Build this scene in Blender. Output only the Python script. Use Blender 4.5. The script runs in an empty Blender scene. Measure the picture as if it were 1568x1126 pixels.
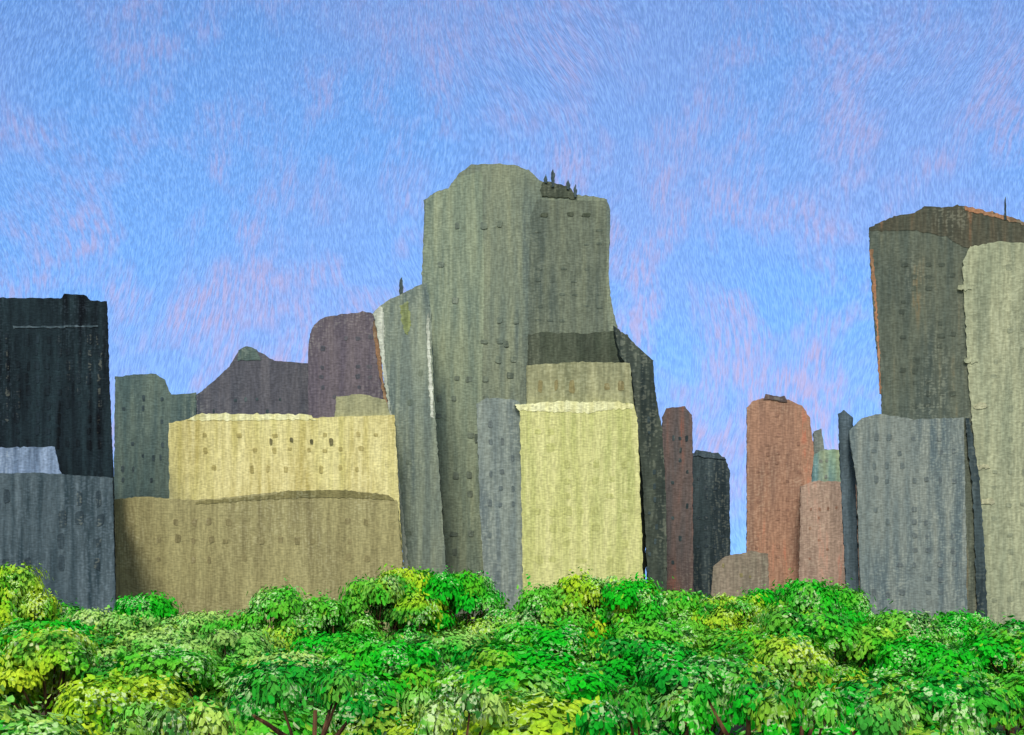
import bpy, bmesh, math, random
import numpy as np
from mathutils import Vector, noise, Matrix
random.seed(7); np.random.seed(7)
F=2178.0; HY=880.0; H=18.0
sc=bpy.context.scene
def X(px,d): return (px-784)/F*d
def Z(py,d): return H+(HY-py)/F*d
def lin(c): 
    c=c/255.0
    return c/12.92 if c<=0.04045 else ((c+0.055)/1.055)**2.4
K=(1.05,1.06,1.0)
def C(r,g,b):
    return (min(lin(r)*K[0],.9),min(lin(g)*K[1],.9),min(lin(b)*K[2],.9),1)

# ------------------------------------------------------------ materials
class NT:
    def __init__(s,name):
        s.m=bpy.data.materials.new(name); s.m.use_nodes=True
        s.t=s.m.node_tree; s.t.nodes.clear()
        s.pos=s.t.nodes.new('ShaderNodeNewGeometry').outputs['Position']
    def n(s,ty,**kw):
        x=s.t.nodes.new(ty)
        for k,v in kw.items(): setattr(x,k,v)
        return x
    def l(s,a,b): s.t.links.new(a,b)
    def noise(s,scale,aniso=(1,1,1),detail=2,rough=.5,src=None,dist=0):
        mp=s.n('ShaderNodeMapping'); mp.inputs['Scale'].default_value=aniso
        s.l(src or s.pos,mp.inputs['Vector'])
        t=s.n('ShaderNodeTexNoise'); t.inputs['Scale'].default_value=scale
        t.inputs['Detail'].default_value=detail; t.inputs['Roughness'].default_value=rough
        t.inputs['Distortion'].default_value=dist
        s.l(mp.outputs[0],t.inputs['Vector']); return t.outputs[0]
    def ramp(s,f,a,b,lo=0.,hi=1.):
        r=s.n('ShaderNodeMapRange'); r.inputs[1].default_value=a; r.inputs[2].default_value=b
        r.inputs[3].default_value=lo; r.inputs[4].default_value=hi
        s.l(f,r.inputs[0]); return r.outputs[0]
    def math(s,op,a,b):
        r=s.n('ShaderNodeMath',operation=op)
        for i,v in enumerate((a,b)):
            if isinstance(v,(int,float)): r.inputs[i].default_value=v
            else: s.l(v,r.inputs[i])
        return r.outputs[0]
    def mix(s,f,a,b,bt='MIX'):
        r=s.n('ShaderNodeMix',data_type='RGBA',blend_type=bt)
        if isinstance(f,(int,float)): r.inputs[0].default_value=f
        else: s.l(f,r.inputs[0])
        for i,v in ((6,a),(7,b)):
            if isinstance(v,tuple): r.inputs[i].default_value=v
            else: s.l(v,r.inputs[i])
        return r.outputs[2]
    def out(s,col,height=None,bs=.5,bd=1,emis=0,rough=.85,diff=1.0):
        b=s.n('ShaderNodeBsdfPrincipled'); b.inputs['Roughness'].default_value=rough
        b.inputs['Specular IOR Level'].default_value=.1
        s.l(col,b.inputs['Base Color'])
        if height is not None:
            u=s.n('ShaderNodeBump'); u.inputs['Strength'].default_value=bs; u.inputs['Distance'].default_value=bd
            s.l(height,u.inputs['Height']); s.l(u.outputs[0],b.inputs['Normal'])
        if emis:
            s.l(col,b.inputs['Emission Color']); b.inputs['Emission Strength'].default_value=emis
            s.m.cycles.emission_sampling='NONE'
        o=s.n('ShaderNodeOutputMaterial'); s.l(b.outputs[0],o.inputs[0]); return s.m

def paint(name,c1,c2,c3,d=500,fleck=None,fl=.62,bare=None,bump=.28):
    """oil paint on weave : c1 base, c2 dark, c3 light; p = metres per render pixel"""
    p=d/1422.0
    s=NT(name)
    big=s.noise(1/(p*48),(1,1,.40),1,.6)
    mid=s.noise(1/(p*8),(1,1,.08),1,.65)
    st=s.noise(1/(p*2.0),(1,1,.18),0,.5)
    th=s.noise(1/(p*1.8),(.5,.5,1),0,.5)
    col=s.mix(s.ramp(big,.34,.66),C(*c1),C(*c2))
    col=s.mix(s.ramp(mid,.34,.74,0,.95),col,C(*c3))
    k=s.math('MULTIPLY',s.ramp(st,.3,.7,.87,1.14),s.ramp(th,.3,.7,.90,1.10))
    cc=s.n('ShaderNodeCombineColor'); 
    for i in range(3): s.l(k,cc.inputs[i])
    col=s.mix(1.0,col,cc.outputs[0],'MULTIPLY')
    if fleck:
        f=s.math('MULTIPLY',s.ramp(mid,fl-.06,fl+.08,0,.6),s.ramp(st,.42,.6))
        col=s.mix(f,col,C(*fleck))
    bw=s.math('MULTIPLY',s.ramp(big,.46,.62),s.ramp(s.math('MULTIPLY',st,th),.28,.38))
    col=s.mix(s.math('MULTIPLY',bw,.12),col,C(*(bare or (205,205,180))))
    h=s.math('ADD',st,s.math('MULTIPLY',th,.8))
    return s.out(col,h,bump,p*2.0)

# ------------------------------------------------------------ geometry helpers
def wob(v,d,amp=1.0):
    p=d/1422.0
    q=Vector((v.x,v.y*.15,v.z))
    a=noise.noise_vector(q/(p*34)); b=noise.noise_vector(q/(p*3.2)+Vector((9,3,5)))
    w=(a*.4+b*1.3)*p*amp; w.y*=.2
    return v+w
def link(ob,parent=None):
    sc.collection.objects.link(ob)
    if parent: ob.parent=parent
    return ob
def empty(name,loc=(0,0,0)):
    e=bpy.data.objects.new(name,None); e.empty_display_size=5; link(e); return e
def finish(bm,name,mat,parent,d,step,amp):
    lo=[min(v.co[i] for v in bm.verts) for i in range(3)]; hi=[max(v.co[i] for v in bm.verts) for i in range(3)]
    for ax in range(3):
        st=step if ax!=1 else step*4
        no=[0,0,0]; no[ax]=1
        k=lo[ax]+st*.51
        while k<hi[ax]-.01:
            co=[0,0,0]; co[ax]=k
            bmesh.ops.bisect_plane(bm,geom=bm.verts[:]+bm.edges[:]+bm.faces[:],plane_co=co,plane_no=no)
            k+=st
    for v in bm.verts: v.co=wob(v.co.copy(),d,amp)
    bmesh.ops.recalc_face_normals(bm,faces=bm.faces)
    me=bpy.data.meshes.new(name); bm.to_mesh(me); bm.free()
    me.materials.append(mat)
    return link(bpy.data.objects.new(name,me),parent)
def slab(parent,name,poly,d,depth,mat,amp=1.0,step=None):
    """elevation outline (px,py) at distance d, extruded back by depth metres; py None = ground.
    the plan is a parallelogram: the blocks follow radiating streets"""
    bm=bmesh.new()
    vs=[bm.verts.new((X(px,d),d,Z(py,d) if py is not None else -1)) for px,py in poly]
    cx=sum(v.co.x for v in vs)/len(vs)
    xs=[v.co.x for v in vs]; ex=max(xs) if cx<0 else min(xs)
    if ex*cx<0: ex=0
    f=bm.faces.new(vs)
    r=bmesh.ops.extrude_face_region(bm,geom=[f])
    for v in r['geom']:
        if isinstance(v,bmesh.types.BMVert):
            v.co.y+=depth; v.co.x+=(v.co.x*0.5+ex*.5)/d*depth if cx*v.co.x>0 else 0
    return finish(bm,name,mat,parent,d,step or d/1422*3.6,amp)
def windows(parent,name,a,b,y0,y1,cols,rows,mat,dref,fw=.5,fh=.5,skip=.2,proud=.12):
    p0=Vector((X(a[0],a[1]),a[1],0)); p1=Vector((X(b[0],b[1]),b[1],0))
    z1=Z(y0,dref); z0=Z(y1,dref)
    t=(p1-p0); L=t.length; t.normalize(); nrm=Vector((t.y,-t.x,0))
    if nrm.y>0: nrm=-nrm
    V=[];Fc=[]
    cw=L/cols; ch=(z1-z0)/rows
    for i in range(cols):
        for j in range(rows):
            if random.random()<skip or noise.noise(Vector((i*.45,j*.3,dref)))>.28: continue
            w=cw*fw*random.uniform(.7,1.2)/2; h=ch*fh*random.uniform(.6,1.2)/2
            c=p0+t*((i+.5+random.uniform(-.1,.1))*cw); c.z=z0+(j+.5+random.uniform(-.08,.08))*ch
            off=wob(c.copy(),dref)-c
            base=len(V); cnt=8
            for s in (proud,-.8):
                ph=[random.uniform(.8,1.15) for _ in range(cnt)] if s==proud else ph
                for k in range(cnt):
                    an=math.pi/cnt+k*2*math.pi/cnt
                    ex=math.copysign(abs(math.cos(an))**.55,math.cos(an)); ez=math.copysign(abs(math.sin(an))**.55,math.sin(an))
                    V.append(c+off+t*w*ex*ph[k]+Vector((0,0,h*ez*ph[k]))+nrm*s)
            Fc.append([base+k for k in range(cnt)])
            for k in range(cnt): Fc.append([base+k,base+cnt+k,base+cnt+(k+1)%cnt,base+(k+1)%cnt])
    me=bpy.data.meshes.new(name); me.from_pydata(V,[],Fc); me.materials.append(mat)
    return link(bpy.data.objects.new(name,me),parent)

# ------------------------------------------------------------ palette
M={}
def mk(n,*a,**k): M[n]=paint(n,*a,**k)
mk('black_paint',(24,34,40),(12,18,24),(42,58,64),d=420,bare=(90,105,118))
mk('slate_blue_paint',(66,80,88),(50,66,74),(96,110,118),d=400,bare=(140,150,165))
mk('pale_blue_paint',(108,126,152),(80,98,122),(144,162,190),d=395)
mk('slate_green_paint',(84,102,100),(68,88,92),(106,120,110),d=520)
mk('purple_grey_paint',(88,88,96),(76,80,90),(104,102,108),d=620)
mk('plum_paint',(106,98,108),(92,86,98),(124,114,118),d=600)
mk('yellow_paint',(202,194,128),(188,174,108),(230,220,164),d=480)
mk('olive_paint',(150,142,100),(136,128,92),(170,162,116),d=430)
mk('olive_dark_paint',(120,114,76),(106,102,68),(142,134,90),d=430)
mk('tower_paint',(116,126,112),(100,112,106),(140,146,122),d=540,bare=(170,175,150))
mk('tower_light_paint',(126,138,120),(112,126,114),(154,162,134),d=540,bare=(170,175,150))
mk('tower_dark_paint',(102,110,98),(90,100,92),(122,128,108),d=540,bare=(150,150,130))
mk('band_paint',(72,80,66),(60,66,60),(94,100,84),d=520)
mk('tower_left_paint',(120,130,120),(98,112,110),(148,156,136),d=500)
mk('white_paint',(182,186,172),(140,148,136),(218,220,206),d=500)
mk('lime_paint',(134,144,88),(116,126,96),(150,158,98),d=500)
mk('tan_paint',(146,146,116),(130,132,102),(170,168,130),d=500)
mk('straw_paint',(194,194,126),(178,182,116),(218,214,152),d=480,bare=(220,220,160))
mk('cream_paint',(224,220,164),(204,200,138),(242,238,194),d=480)  # painted highlight for roof edges
mk('blue_grey_paint',(126,136,132),(106,118,120),(148,156,146),d=480)
mk('dark_side_paint',(64,74,68),(50,60,60),(88,96,86),d=520)  # side-face shade mixed into the colour
mk('umber_paint',(102,96,96),(88,82,84),(128,104,96),d=560,fleck=(146,90,76),fl=.60)
mk('ink_paint',(60,74,78),(44,56,62),(82,96,100),d=600)
mk('terracotta_paint',(166,128,108),(150,120,104),(184,142,118),d=540,fleck=(194,112,88),fl=.66)
mk('pink_paint',(180,154,138),(166,142,128),(198,168,150),d=520,fleck=(200,136,118),fl=.66)
mk('sage_paint',(154,176,134),(124,164,170),(174,184,144),d=560)
mk('taupe_paint',(134,124,108),(122,114,100),(150,134,118),d=480)
mk('steel_paint',(116,126,124),(98,112,116),(140,146,138),d=440)
mk('right_dark_paint',(88,96,86),(76,86,82),(108,112,96),d=460,fleck=(120,100,70),fl=.68)  # tower wall with the left face's shade put into the colour
mk('right_light_paint',(150,156,130),(134,140,118),(174,176,144),d=460)  # lit version of the tower wall, sunlight put into the colour
mk('rust_paint',(82,84,72),(72,76,68),(94,88,72),d=460,fleck=(130,92,66),fl=.66)
mk('ledge_paint',(166,166,140),(150,150,128),(190,188,152),d=460)
mk('orange_edge_paint',(146,112,84),(116,104,86),(176,126,94),d=500)
mk('win_dark',(106,102,72),(86,86,64),(124,118,84),d=480)
mk('win_olive',(134,126,88),(124,116,82),(144,134,96),d=440)
mk('win_yellow',(168,158,100),(150,138,86),(184,172,114),d=480)
mk('win_tower',(108,118,106),(98,110,102),(120,128,110),d=540)
mk('win_tower_dark',(92,102,92),(84,94,86),(102,110,96),d=540)
mk('win_black',(14,20,24),(10,12,18),(44,58,66),d=420)
mk('win_slate',(54,66,74),(46,58,66),(68,82,90),d=400)
mk('win_steel',(100,112,112),(92,102,106),(110,118,116),d=440)
mk('win_right',(136,142,120),(128,134,114),(148,152,126),d=460)  # panes lightened in colour for the sunlit face
mk('win_right_d',(76,84,76),(70,78,72),(88,94,82),d=460)  # panes darkened in colour for the shaded face
mk('win_straw',(184,184,118),(174,176,112),(194,194,126),d=480)
mk('win_terra',(152,118,100),(140,110,96),(164,124,104),d=540)

# ------------------------------------------------------------ buildings, left to right
b=empty('black_office_tower')
slab(b,'shaft',[(-150,None),(-150,457),(40,456),(92,457),(98,450),(132,452),(138,460),(164,462),(166,560),(174,740),(178,None)],420,40,M['black_paint'])
slab(b,'cornice_line',[(20,503),(20,500),(80,499),(150,498),(151,501),(80,502)],419.8,2,M['slate_blue_paint'],amp=1.3,step=1)
windows(b,'curtain_wall',(-60,420),(160,420),510,690,14,9,M['win_black'],420,.45,.8,.05)
b=empty('slate_podium_building')
slab(b,'block',[(-160,None),(-160,728),(60,724),(172,732),(178,None)],396,22,M['slate_blue_paint'])
slab(b,'upper_terrace',[(-160,735),(-160,690),(84,684),(92,722),(94,735)],399,14,M['pale_blue_paint'],amp=1.5)
windows(b,'windows',(-60,396),(165,396),745,880,8,4,M['win_slate'],396,.4,.7,.35)
b=empty('slate_green_building')
slab(b,'block',[(172,None),(176,578),(205,574),(238,572),(252,582),(262,604),(300,602),(300,None)],520,30,M['slate_green_paint'])
windows(b,'windows',(180,520),(256,520),600,745,5,8,M['ink_paint'],520,.3,.5,.6)
b=empty('mansard_roof_building')
slab(b,'body',[(270,None),(290,612),(312,596),(332,580),(350,562),(360,546),(368,534),(378,530),(390,534),(404,543),(420,552),(450,555),(475,557),(500,572),(600,590),(600,None)],620,35,M['purple_grey_paint'])
slab(b,'roof_lantern',[(362,552),(366,537),(378,529),(392,535),(400,552)],619.8,20,M['slate_green_paint'],amp=1.2)
windows(b,'windows',(320,620),(470,620),585,640,9,3,M['ink_paint'],620,.3,.35,.65)
b=empty('plum_tower')
slab(b,'shaft',[(472,None),(472,530),(475,512),(481,498),(491,489),(505,484),(522,481),(538,480),(554,477),(568,479),(578,486),(584,500),(590,None)],600,34,M['plum_paint'])
windows(b,'windows',(484,600),(575,600),510,630,5,8,M['purple_grey_paint'],600,.4,.5,.6)
b=empty('yellow_apartment_building')
slab(b,'block',[(262,None),(258,648),(300,640),(460,640),(604,636),(622,None)],480,26,M['yellow_paint'])
slab(b,'roof_storey',[(512,642),(515,608),(552,603),(590,612),(600,642)],481,18,M['tan_paint'])
slab(b,'parapet_highlight',[(286,644),(300,634),(380,634),(475,635),(484,643)],479.85,2,M['cream_paint'],amp=1.8)  # roof-edge highlight painted as a thin pale strip
windows(b,'upper_windows',(300,480),(590,480),655,700,11,2,M['win_yellow'],480,.3,.36,.3)
windows(b,'lower_windows',(290,480),(560,480),705,730,10,1,M['win_yellow'],480,.25,.45,.3)
windows(b,'dark_windows',(400,479.7),(520,479.7),662,688,4,1,M['win_dark'],480,.20,.4,.1)
b=empty('olive_warehouse')
slab(b,'block',[(172,None),(170,766),(220,760),(260,764),(300,766),(350,762),(420,754),(520,750),(608,766),(626,None)],430,30,M['olive_paint'])
slab(b,'cornice',[(300,768),(420,758),(430,752),(520,750),(596,758),(604,766),(540,762),(430,763),(300,773)],429.85,4,M['olive_dark_paint'],amp=1.3,step=.8)
windows(b,'windows',(230,430),(600,430),785,870,14,3,M['win_olive'],430,.3,.4,.45,.1)

b=empty('central_office_tower')
slab(b,'shaft',[(665,None),(648,560),(646,420),(650,306),(664,296),(686,288),(704,266),(722,252),(760,251),(790,253),(812,262),(826,276),(846,286),(884,298),(916,302),(930,306),(935,320),(932,420),(938,474),(946,500),(960,None)],540,46,M['tower_paint'])
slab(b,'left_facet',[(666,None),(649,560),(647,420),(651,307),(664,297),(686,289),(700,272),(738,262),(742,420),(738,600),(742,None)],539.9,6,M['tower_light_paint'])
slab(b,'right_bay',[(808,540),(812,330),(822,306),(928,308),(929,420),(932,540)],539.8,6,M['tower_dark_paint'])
slab(b,'roof_plant',[(828,292),(832,278),(848,279),(872,286),(880,298),(880,304),(830,300)],539.5,14,M['band_paint'],amp=1.4)
windows(b,'left_windows',(662,539.8),(800,539.8),330,860,6,18,M['win_tower'],540,.45,.35,.65,.15)
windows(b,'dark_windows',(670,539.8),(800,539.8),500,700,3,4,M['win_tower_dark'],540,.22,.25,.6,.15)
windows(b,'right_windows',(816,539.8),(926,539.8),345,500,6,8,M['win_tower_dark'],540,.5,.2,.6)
windows(b,'plant_louvres',(825,539.7),(905,539.7),320,338,4,1,M['band_paint'],540,.7,.5,.1)
for i,(px,y0,y1) in enumerate([(847,258,286),(881,282,302),(836,266,280),(870,274,290)]):
    slab(b,'antenna_%d'%(i+1),[(px-2,y1),(px-3,y0+8),(px,y0),(px+2.5,y0+9),(px+2,y1)],538.9,1.5,M['ink_paint'],amp=.8,step=1.0)
slab(b,'lower_right_wing',[(806,None),(808,514),(830,508),(900,511),(940,506),(960,512),(985,540),(990,None)],537,14,M['band_paint'],amp=1.3)
b=empty('slanted_grey_tower')
slab(b,'shaft',[(634,None),(612,760),(598,650),(584,540),(572,478),(590,462),(612,452),(634,440),(652,432),(660,480),(664,600),(690,None)],500,26,M['tower_left_paint'])
slab(b,'corner_pilaster',[(634,None),(626,None),(608,760),(596,640),(583,540),(571,480),(584,466),(588,482),(588,540),(600,640),(614,760)],499.85,2,M['white_paint'],amp=1.3,step=.8)
slab(b,'white_rib',[(660,640),(655,560),(653,490),(657,480),(660,560),(664,640)],499.85,2,M['white_paint'],amp=1.5,step=.8)
slab(b,'moss_panel',[(617,505),(613,470),(625,460),(630,495),(624,515)],499.9,2,M['lime_paint'],amp=1.5,step=.8)
slab(b,'orange_edge',[(592,640),(579,560),(570,500),(573,486),(580,520),(587,580),(600,650)],502,2,M['orange_edge_paint'],amp=1.2)
slab(b,'antenna',[(612,456),(611,432),(615,424),(618,434),(617,456)],501,1.5,M['ink_paint'],amp=.8,step=1.0)
windows(b,'windows',(618,500),(650,500),540,850,2,14,M['win_tower'],500,.5,.4,.6)
b=empty('straw_office_building')
slab(b,'front_block',[(802,None),(796,628),(806,618),(970,618),(976,640),(988,None)],480,22,M['straw_paint'])
slab(b,'side_wing',[(745,None),(734,760),(730,618),(745,610),(790,612),(800,622),(806,None)],482,22,M['blue_grey_paint'])  # left face of the block; its shade is painted in blue-grey
slab(b,'setback_storey',[(806,632),(806,560),(880,554),(965,556),(972,632)],484,16,M['tan_paint'])
slab(b,'parapet_highlight',[(790,626),(788,620),(830,615),(915,615),(950,616),(970,620),(970,625),(940,627),(890,632),(840,631)],479.88,2,M['cream_paint'],amp=1.8,step=.8)  # bright highlight painted along the roof edge
windows(b,'bays',(812,480),(970,480),650,870,7,9,M['win_straw'],480,.55,.5,.45,.06)
windows(b,'setback_windows',(815,484),(965,484),575,605,6,1,M['win_olive'],484,.35,.6,.4)
windows(b,'side_windows',(742,482),(794,482),640,880,3,10,M['win_steel'],482,.4,.5,.6)
b=empty('dark_flank_tower')  # straw block's right face, shade painted by dark colour
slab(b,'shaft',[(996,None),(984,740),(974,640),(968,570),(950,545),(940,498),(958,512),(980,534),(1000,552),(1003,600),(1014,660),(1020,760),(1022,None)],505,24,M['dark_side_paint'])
windows(b,'windows',(988,505),(1008,505),590,880,2,14,M['ink_paint'],505,.5,.4,.6)
b=empty('umber_apartment_tower')
slab(b,'shaft',[(1010,None),(1014,640),(1020,626),(1048,622),(1060,636),(1062,None)],560,26,M['umber_paint'])
windows(b,'windows',(1024,560),(1058,560),645,870,3,13,M['ink_paint'],560,.4,.45,.6)
b=empty('ink_office_block')
slab(b,'block',[(1056,None),(1058,694),(1088,692),(1110,700),(1117,720),(1119,None)],600,28,M['ink_paint'])
slab(b,'roof_lip',[(1060,698),(1066,689),(1100,694),(1112,704)],599.6,22,M['slate_blue_paint'],amp=1.2)
windows(b,'windows',(1064,600),(1112,600),710,860,4,10,M['win_slate'],600,.5,.45,.6)
b=empty('taupe_low_building')
slab(b,'block',[(1086,None),(1092,868),(1110,852),(1150,844),(1176,848),(1180,None)],470,20,M['taupe_paint'])
windows(b,'windows',(1100,470),(1170,470),858,890,5,2,M['win_olive'],470,.3,.4,.5)
b=empty('terracotta_tower')
slab(b,'shaft',[(1143,None),(1144,624),(1154,613),(1180,608),(1206,612),(1228,622),(1240,640),(1246,690),(1242,740),(1230,None)],540,30,M['terracotta_paint'])
slab(b,'roof_ledge',[(1170,612),(1172,604),(1202,608),(1206,616)],539.6,12,M['umber_paint'],amp=1.3)
windows(b,'windows',(1152,540),(1230,540),630,860,5,16,M['win_terra'],540,.4,.4,.5)
b=empty('sage_rooftop_building')
slab(b,'block',[(1236,None),(1240,700),(1256,690),(1280,688),(1312,694),(1316,None)],565,20,M['sage_paint'])
slab(b,'roof_shed',[(1244,700),(1246,660),(1258,656),(1262,688),(1290,690),(1292,700)],566,10,M['blue_grey_paint'],amp=1.4)
windows(b,'windows',(1250,565),(1305,565),700,736,5,3,M['blue_grey_paint'],565,.4,.45,.3)
b=empty('pink_apartment_building')
slab(b,'block',[(1222,None),(1226,744),(1250,736),(1300,738),(1330,744),(1330,None)],520,28,M['pink_paint'])
windows(b,'windows',(1234,520),(1316,520),756,880,6,8,M['win_terra'],520,.3,.35,.65)
b=empty('steel_grey_building')
slab(b,'block',[(1320,None),(1312,740),(1300,660),(1320,640),(1345,634),(1400,642),(1476,640),(1482,None)],440,24,M['steel_paint'])
slab(b,'roof_shed',[(1286,700),(1284,634),(1292,628),(1306,640),(1318,None),(1300,None)],446,10,M['slate_blue_paint'],amp=1.2)
windows(b,'windows',(1330,440),(1470,440),660,920,7,12,M['win_steel'],440,.4,.45,.5)
b=empty('round_top_tower')
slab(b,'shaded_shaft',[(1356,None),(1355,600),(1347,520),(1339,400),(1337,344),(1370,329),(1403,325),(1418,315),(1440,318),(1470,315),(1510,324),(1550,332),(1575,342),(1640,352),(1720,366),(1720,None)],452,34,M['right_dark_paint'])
slab(b,'curved_roof_band',[(1338,348),(1336,343),(1370,328),(1403,324),(1418,314),(1440,317),(1470,314),(1510,323),(1550,331),(1575,341),(1640,350),(1720,362),(1720,380),(1600,376),(1510,376),(1480,380),(1450,362),(1400,350)],451.88,20,M['rust_paint'],amp=1.5)
slab(b,'roof_edge_strip',[(1478,322),(1476,315),(1510,323),(1550,331),(1575,341),(1600,346),(1600,350),(1560,342),(1520,332)],451.75,6,M['orange_edge_paint'],amp=1.6,step=.8)
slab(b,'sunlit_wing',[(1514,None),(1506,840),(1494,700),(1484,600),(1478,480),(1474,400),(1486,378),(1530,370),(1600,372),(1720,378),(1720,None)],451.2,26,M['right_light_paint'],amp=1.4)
slab(b,'orange_edge',[(1353,600),(1347,480),(1338,378),(1342,376),(1347,440),(1352,520),(1355,600)],451.85,2,M['orange_edge_paint'],amp=1.4,step=.8)
slab(b,'shadow_gap',[(1498,None),(1490,760),(1478,640),(1484,640),(1498,720),(1508,840),(1514,None)],450.9,4,M['ink_paint'],amp=1.4)  # solid dark strip painting shade along the lit wing's edge
for i,(px,py) in enumerate([(1474,440),(1484,552),(1498,622),(1502,714),(1510,768)]):
    slab(b,'ledge_%d'%(i+1),[(px-8,py+3),(px-6,py-3),(px+10,py-5),(px+14,py+2),(px+4,py+4)],450.95,2,M['ledge_paint' if i>1 else 'right_light_paint'],amp=1.8,step=.8)
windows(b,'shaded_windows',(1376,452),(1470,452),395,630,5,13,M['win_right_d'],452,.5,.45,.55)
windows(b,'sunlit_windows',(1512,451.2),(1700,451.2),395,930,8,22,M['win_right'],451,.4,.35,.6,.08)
slab(b,'antenna',[(1538,336),(1539,304),(1541,300),(1542,336)],451.5,1.2,M['ink_paint'],amp=.5,step=1.0)
xc=X(1500,452)   # gently bowed front
for o in b.children:
    for v in o.data.vertices: v.co.y+=((v.co.x-xc)/36.0)**2*6

# ------------------------------------------------------------ ground
s=NT('park_ground')
col=s.mix(s.ramp(s.noise(.15,(1,1,1),4,.6),.4,.6),(.10,.055,.03,1),(.05,.09,.02,1))
gm=s.out(col,s.noise(3,(1,1,1),3),.5,.3)
me=bpy.data.meshes.new('ground'); me.from_pydata([(-6000,-3000,0),(6000,-3000,0),(6000,6000,0),(-6000,6000,0)],[],[(0,1,2,3)])
me.materials.append(gm); link(bpy.data.objects.new('ground',me))

# ------------------------------------------------------------ sky vault
R=2600.0
s=NT('sky_oil')
nr=s.n('ShaderNodeVectorMath',operation='NORMALIZE'); s.l(s.pos,nr.inputs[0]); dirv=nr.outputs[0]
wn=s.n('ShaderNodeTexNoise'); wn.inputs['Scale'].default_value=7; wn.inputs['Detail'].default_value=0
s.l(dirv,wn.inputs['Vector'])
w1=s.n('ShaderNodeVectorMath',operation='MULTIPLY_ADD'); s.l(wn.outputs['Color'],w1.inputs[0]); w1.inputs[1].default_value=(.08,.02,.02); s.l(dirv,w1.inputs[2])
wv=w1.outputs[0]
st=s.noise(1000,(1,.5,.15),1,.7,src=wv)
st2=s.noise(400,(1,.5,.18),1,.6,src=wv)
big=s.noise(5,(1,1,1.6),1,.6,src=dirv)
mid=s.noise(26,(1,1,.8),2,.6,src=wv)
sx=s.n('ShaderNodeSeparateXYZ'); s.l(dirv,sx.inputs[0])
el=s.ramp(sx.outputs[2],.04,.37)
low=s.ramp(sx.outputs[2],.34,.14,.45,1.0)
col=s.mix(el,(.20,.45,.93,1),(.125,.30,.70,1))
col=s.mix(s.math('MULTIPLY',s.ramp(big,.40,.62,0,.55),s.ramp(sx.outputs[2],.1,.3,1,.7)),col,(.27,.33,.64,1))
col=s.mix(s.ramp(st,.45,.72,0,.48),col,(.29,.52,.92,1))
col=s.mix(s.ramp(st,.52,.30,0,.48),col,(.13,.26,.54,1))
pk=s.math('MULTIPLY',s.math('MULTIPLY',s.ramp(mid,.44,.64),low),s.ramp(st2,.38,.62,.1,.62))
col=s.mix(pk,col,(.50,.37,.52,1))
skm=s.out(col,s.math('ADD',st,s.math('MULTIPLY',st2,.5)),.55,2.8,emis=.47,rough=.8)
bm=bmesh.new(); na,ne=72,24; gr=[]
for j in range(ne+1):
    e=math.radians(-3+48*j/ne); row=[]
    for i in range(na+1):
        a=math.radians(-74+148*i/na)
        row.append(bm.verts.new((R*math.cos(e)*math.sin(a),R*math.cos(e)*math.cos(a),R*math.sin(e))))
    gr.append(row)
for j in range(ne):
    for i in range(na):
        f=bm.faces.new((gr[j][i],gr[j+1][i],gr[j+1][i+1],gr[j][i+1])); f.smooth=True
me=bpy.data.meshes.new('sky'); bm.to_mesh(me); bm.free(); me.materials.append(skm)
link(bpy.data.objects.new('sky',me))

# ------------------------------------------------------------ trees
s=NT('bark'); barkm=s.out(s.mix(s.ramp(s.noise(3,(1,1,.2),1),.4,.6),(.07,.035,.02,1),(.22,.11,.055,1)))
s=NT('leaf_dabs')
at=s.n('ShaderNodeAttribute'); at.attribute_name='dab'
oi=s.n('ShaderNodeObjectInfo')
w2=s.noise(.19,(1,1,1.3),1,.6)
col=s.mix(s.ramp(w2,.36,.54,.1,.8),at.outputs['Color'],oi.outputs['Color'])
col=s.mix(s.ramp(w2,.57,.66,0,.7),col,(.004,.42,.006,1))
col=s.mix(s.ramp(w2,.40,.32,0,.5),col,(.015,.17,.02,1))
n1=s.noise(7,(1,1,.35),1); n2=s.noise(9,(.35,.35,1),0)
k=s.ramp(n1,.3,.7,.8,1.3)
cc=s.n('ShaderNodeCombineColor')
for i in range(3): s.l(k,cc.inputs[i])
col=s.mix(1.0,col,cc.outputs[0],'MULTIPLY')
bare=s.math('MULTIPLY',s.ramp(s.noise(.28,(1,1,1),1,.65),.53,.62),s.ramp(s.math('MULTIPLY',n1,n2),.26,.31))
col=s.mix(s.math('MULTIPLY',bare,.7),col,(.66,.80,.42,1))
leafm=s.out(col,None,rough=.75)

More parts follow.
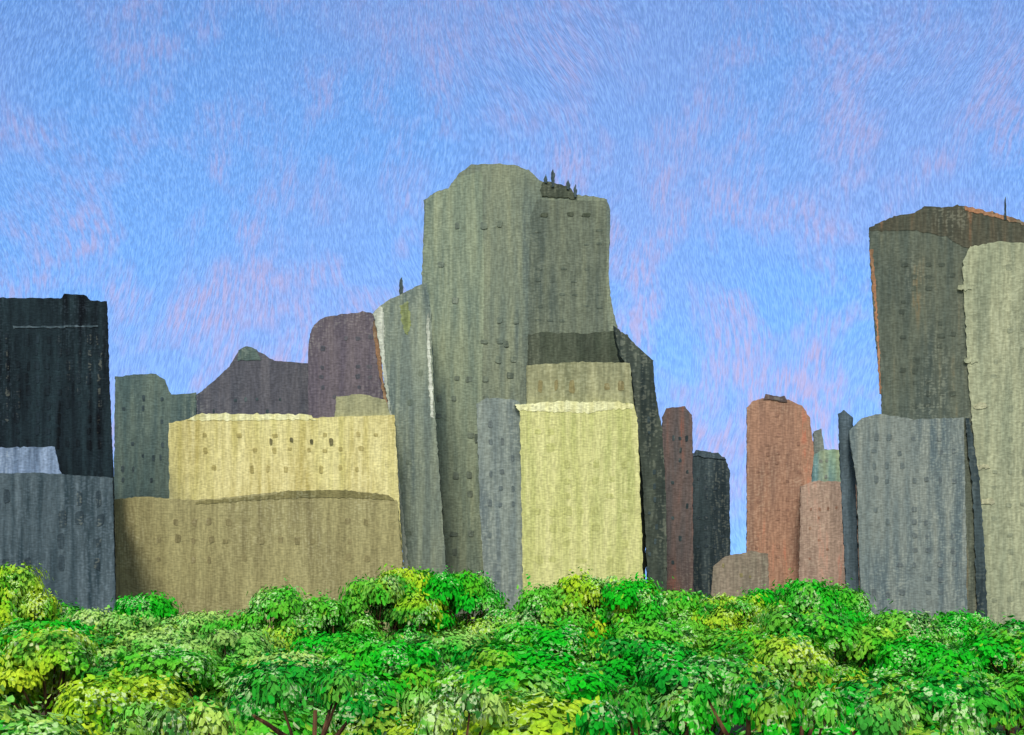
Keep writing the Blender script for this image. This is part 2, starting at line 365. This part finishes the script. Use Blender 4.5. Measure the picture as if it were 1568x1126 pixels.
PAL=[(.01,.46,.012),(.006,.34,.02),(.07,.50,.02),(.28,.54,.03),(.44,.62,.04),(.17,.48,.05),(.014,.18,.02),(.36,.56,.14)]
WT=np.array([.24,.13,.18,.16,.10,.13,.05,.07]); WT/=WT.sum()
def tree_mesh(seed,nleaf=8500,leaf=.22):
    thin=nleaf<5000
    rs=np.random.RandomState(seed); rr=random.Random(seed)
    bm=bmesh.new()
    def limb(a,b2,r0,r1,n=7):
        a=Vector(a);b2=Vector(b2); dr=(b2-a); q=dr.to_track_quat('Z','Y')
        segs=4; rings=[]
        for k in range(segs+1):
            t=k/segs; c=a.lerp(b2,t)+(Vector((rr.uniform(-1,1),rr.uniform(-1,1),0))*r0*.6 if 0<k<segs else Vector())
            r=r0+(r1-r0)*t
            rings.append([bm.verts.new(c+q@Vector((math.cos(6.2832*i/n)*r,math.sin(6.2832*i/n)*r,0))) for i in range(n)])
        for k in range(segs):
            for i in range(n): bm.faces.new((rings[k][i],rings[k][(i+1)%n],rings[k+1][(i+1)%n],rings[k+1][i]))
    Ht=14.0
    limb((0,0,-.3),(rr.uniform(-.4,.4),rr.uniform(-.4,.4),12.6 if thin else 9.5),.5,.14 if thin else .26)
    lobes=[]
    nl=rr.randint(13,17) if not thin else 7
    for i in range(nl):
        a=i*2.4+rr.uniform(-.4,.4); t=(i+.5)/nl
        rad=rr.uniform(3.6,5.6)*(1-.72*t*t)
        r=rr.uniform(1.0,2.3) if not thin else rr.uniform(.6,1.2)
        z=min((7.6 if not thin else 9.5)+5.2*math.sin(t*1.5)+rr.uniform(-1.0,.6),Ht-r*.9)
        c=Vector((math.cos(a)*rad,math.sin(a)*rad,z))
        lobes.append((c,r))
        limb((0,0,rr.uniform(5,8) if not thin else rr.uniform(8.5,11)),c,.2,.06,5)
    lobes.append((Vector((rr.uniform(-.9,.9),rr.uniform(-.9,.9),Ht-(1.7 if not thin else .8))),1.9 if not thin else .9))
    me=bpy.data.meshes.new('tree_mesh'); bm.to_mesh(me); bm.free()
    nb=len(me.polygons)
    V=[tuple(v.co) for v in me.vertices]; Fc=[tuple(p.vertices) for p in me.polygons]
    cols=[(0.1,.05,.03)]*nb
    bpy.data.meshes.remove(me)
    wts=np.array([r*r for _,r in lobes]); wts/=wts.sum()
    lcol=[PAL[rs.choice(len(PAL),p=WT)] for _ in lobes]
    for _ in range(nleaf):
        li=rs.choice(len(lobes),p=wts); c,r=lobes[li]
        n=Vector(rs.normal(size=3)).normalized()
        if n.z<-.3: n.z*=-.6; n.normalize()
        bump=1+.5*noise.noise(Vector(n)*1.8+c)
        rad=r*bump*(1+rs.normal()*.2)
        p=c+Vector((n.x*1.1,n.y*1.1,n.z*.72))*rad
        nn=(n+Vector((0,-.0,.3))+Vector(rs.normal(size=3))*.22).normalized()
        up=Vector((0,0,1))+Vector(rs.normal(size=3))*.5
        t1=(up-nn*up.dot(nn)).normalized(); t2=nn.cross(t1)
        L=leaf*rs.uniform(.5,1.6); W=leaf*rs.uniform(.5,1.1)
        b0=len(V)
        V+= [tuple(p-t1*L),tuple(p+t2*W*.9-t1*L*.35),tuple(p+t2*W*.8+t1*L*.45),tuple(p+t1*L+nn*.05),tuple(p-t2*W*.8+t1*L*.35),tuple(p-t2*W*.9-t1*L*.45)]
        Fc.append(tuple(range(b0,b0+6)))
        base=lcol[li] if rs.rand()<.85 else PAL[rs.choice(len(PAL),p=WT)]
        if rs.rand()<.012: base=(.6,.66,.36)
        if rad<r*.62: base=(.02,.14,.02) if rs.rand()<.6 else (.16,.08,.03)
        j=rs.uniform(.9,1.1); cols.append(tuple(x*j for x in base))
    me=bpy.data.meshes.new('tree_mesh'); me.from_pydata(V,[],Fc)
    me.materials.append(barkm); me.materials.append(leafm)
    mi=np.ones(len(Fc),dtype=np.int32); mi[:nb]=0; me.polygons.foreach_set('material_index',mi)
    a=me.attributes.new('dab','FLOAT_COLOR','FACE')
    a.data.foreach_set('color',np.array([(*c,1) for c in cols],dtype=np.float32).ravel())
    me.update(); return me
VAR=[tree_mesh(100+i) for i in range(6)]
THIN=[tree_mesh(300+i,1300,.20) for i in range(2)]
YL=(.50,.64,.02,1); GR=(.008,.47,.008,1); LT=(.40,.62,.14,1); DK=(.008,.29,.02,1); MG=(.15,.50,.03,1)
tk=[0]
def tree(x,y,h,w=1.0,tint=None,thin=False):
    o=bpy.data.objects.new('tree',THIN[tk[0]%2] if thin else VAR[tk[0]%6]); tk[0]+=1
    o.location=(x,y,0); o.scale=(w,w,h/14.0); o.rotation_euler=(0,0,random.uniform(0,6.28))
    o.color=tint or GR; link(o)
tops=[(-60,880,YL),(15,866,YL),(95,926,MG),(150,934,LT),(220,910,GR),(300,938,LT),(345,944,MG),(425,900,MG),(505,914,MG),(575,884,MG),(630,870,YL),(710,876,GR),(780,931,MG),(850,897,MG),(905,880,YL),(970,885,GR),(1045,904,MG),(1110,912,YL),(1170,900,GR),(1235,889,GR),(1285,897,MG),(1345,948,MG),(1400,954,GR),(1470,938,GR),(1540,954,YL),(1610,944,YL)]
for px,py,tn in tops:
    d=random.uniform(146,156); tree(X(px,d),d,Z(py,d),.85,tn)
for d,py,sp in ((124,952,8.4),(100,980,9.2),(79,1018,10.4),(61,1066,12.8)):
    hw=.40*d+12; x=-hw+random.uniform(0,4)
    while x<hw:
        dd=d+random.uniform(-4,4)
        px=784+x/dd*F
        if px<420: tn=random.choice([LT,LT,MG,YL,GR])
        elif px<1300: tn=random.choice([GR,DK,MG,GR,YL,LT])
        else: tn=random.choice([GR,MG,YL,DK])
        tree(x,dd,Z(py+random.uniform(-18,18),dd),random.uniform(.85,1.08),tn); x+=sp*random.uniform(.8,1.2)
for px,py,d in ((486,1030,54),(692,1055,52),(985,1065,50),(1140,1040,53),(1228,1052,51),(250,1080,48),(1400,1070,50)):
    tree(X(px,d),d,Z(py,d),.55,random.choice([DK,GR,LT]),True)

# ------------------------------------------------------------ light
el=math.radians(45); az=math.radians(187)
sd=Vector((math.sin(az)*math.cos(el),math.cos(az)*math.cos(el),math.sin(el)))
L=bpy.data.lights.new('sun','SUN'); L.energy=2.5; L.angle=math.radians(12); L.color=(1,.95,.87)
lo=bpy.data.objects.new('sun',L); lo.rotation_euler=sd.to_track_quat('Z','Y').to_euler(); link(lo)
w=bpy.data.worlds.new('World'); sc.world=w; w.use_nodes=True; nt=w.node_tree
bg=nt.nodes['Background']; sk=nt.nodes.new('ShaderNodeTexSky'); sk.sky_type='NISHITA'; sk.sun_disc=False
sk.sun_elevation=el; sk.sun_rotation=az
nt.links.new(sk.outputs[0],bg.inputs[0]); bg.inputs[1].default_value=.15
sc.view_settings.view_transform='Standard'; sc.view_settings.look='None'; sc.view_settings.exposure=0
cam=bpy.data.cameras.new('camera'); co=bpy.data.objects.new('camera',cam); link(co)
co.location=(0,0,H); co.rotation_euler=(math.pi/2,0,0)
cam.lens=50; cam.sensor_width=36; cam.shift_y=(HY-563)/1568; cam.clip_end=20000; cam.clip_start=.5
sc.camera=co
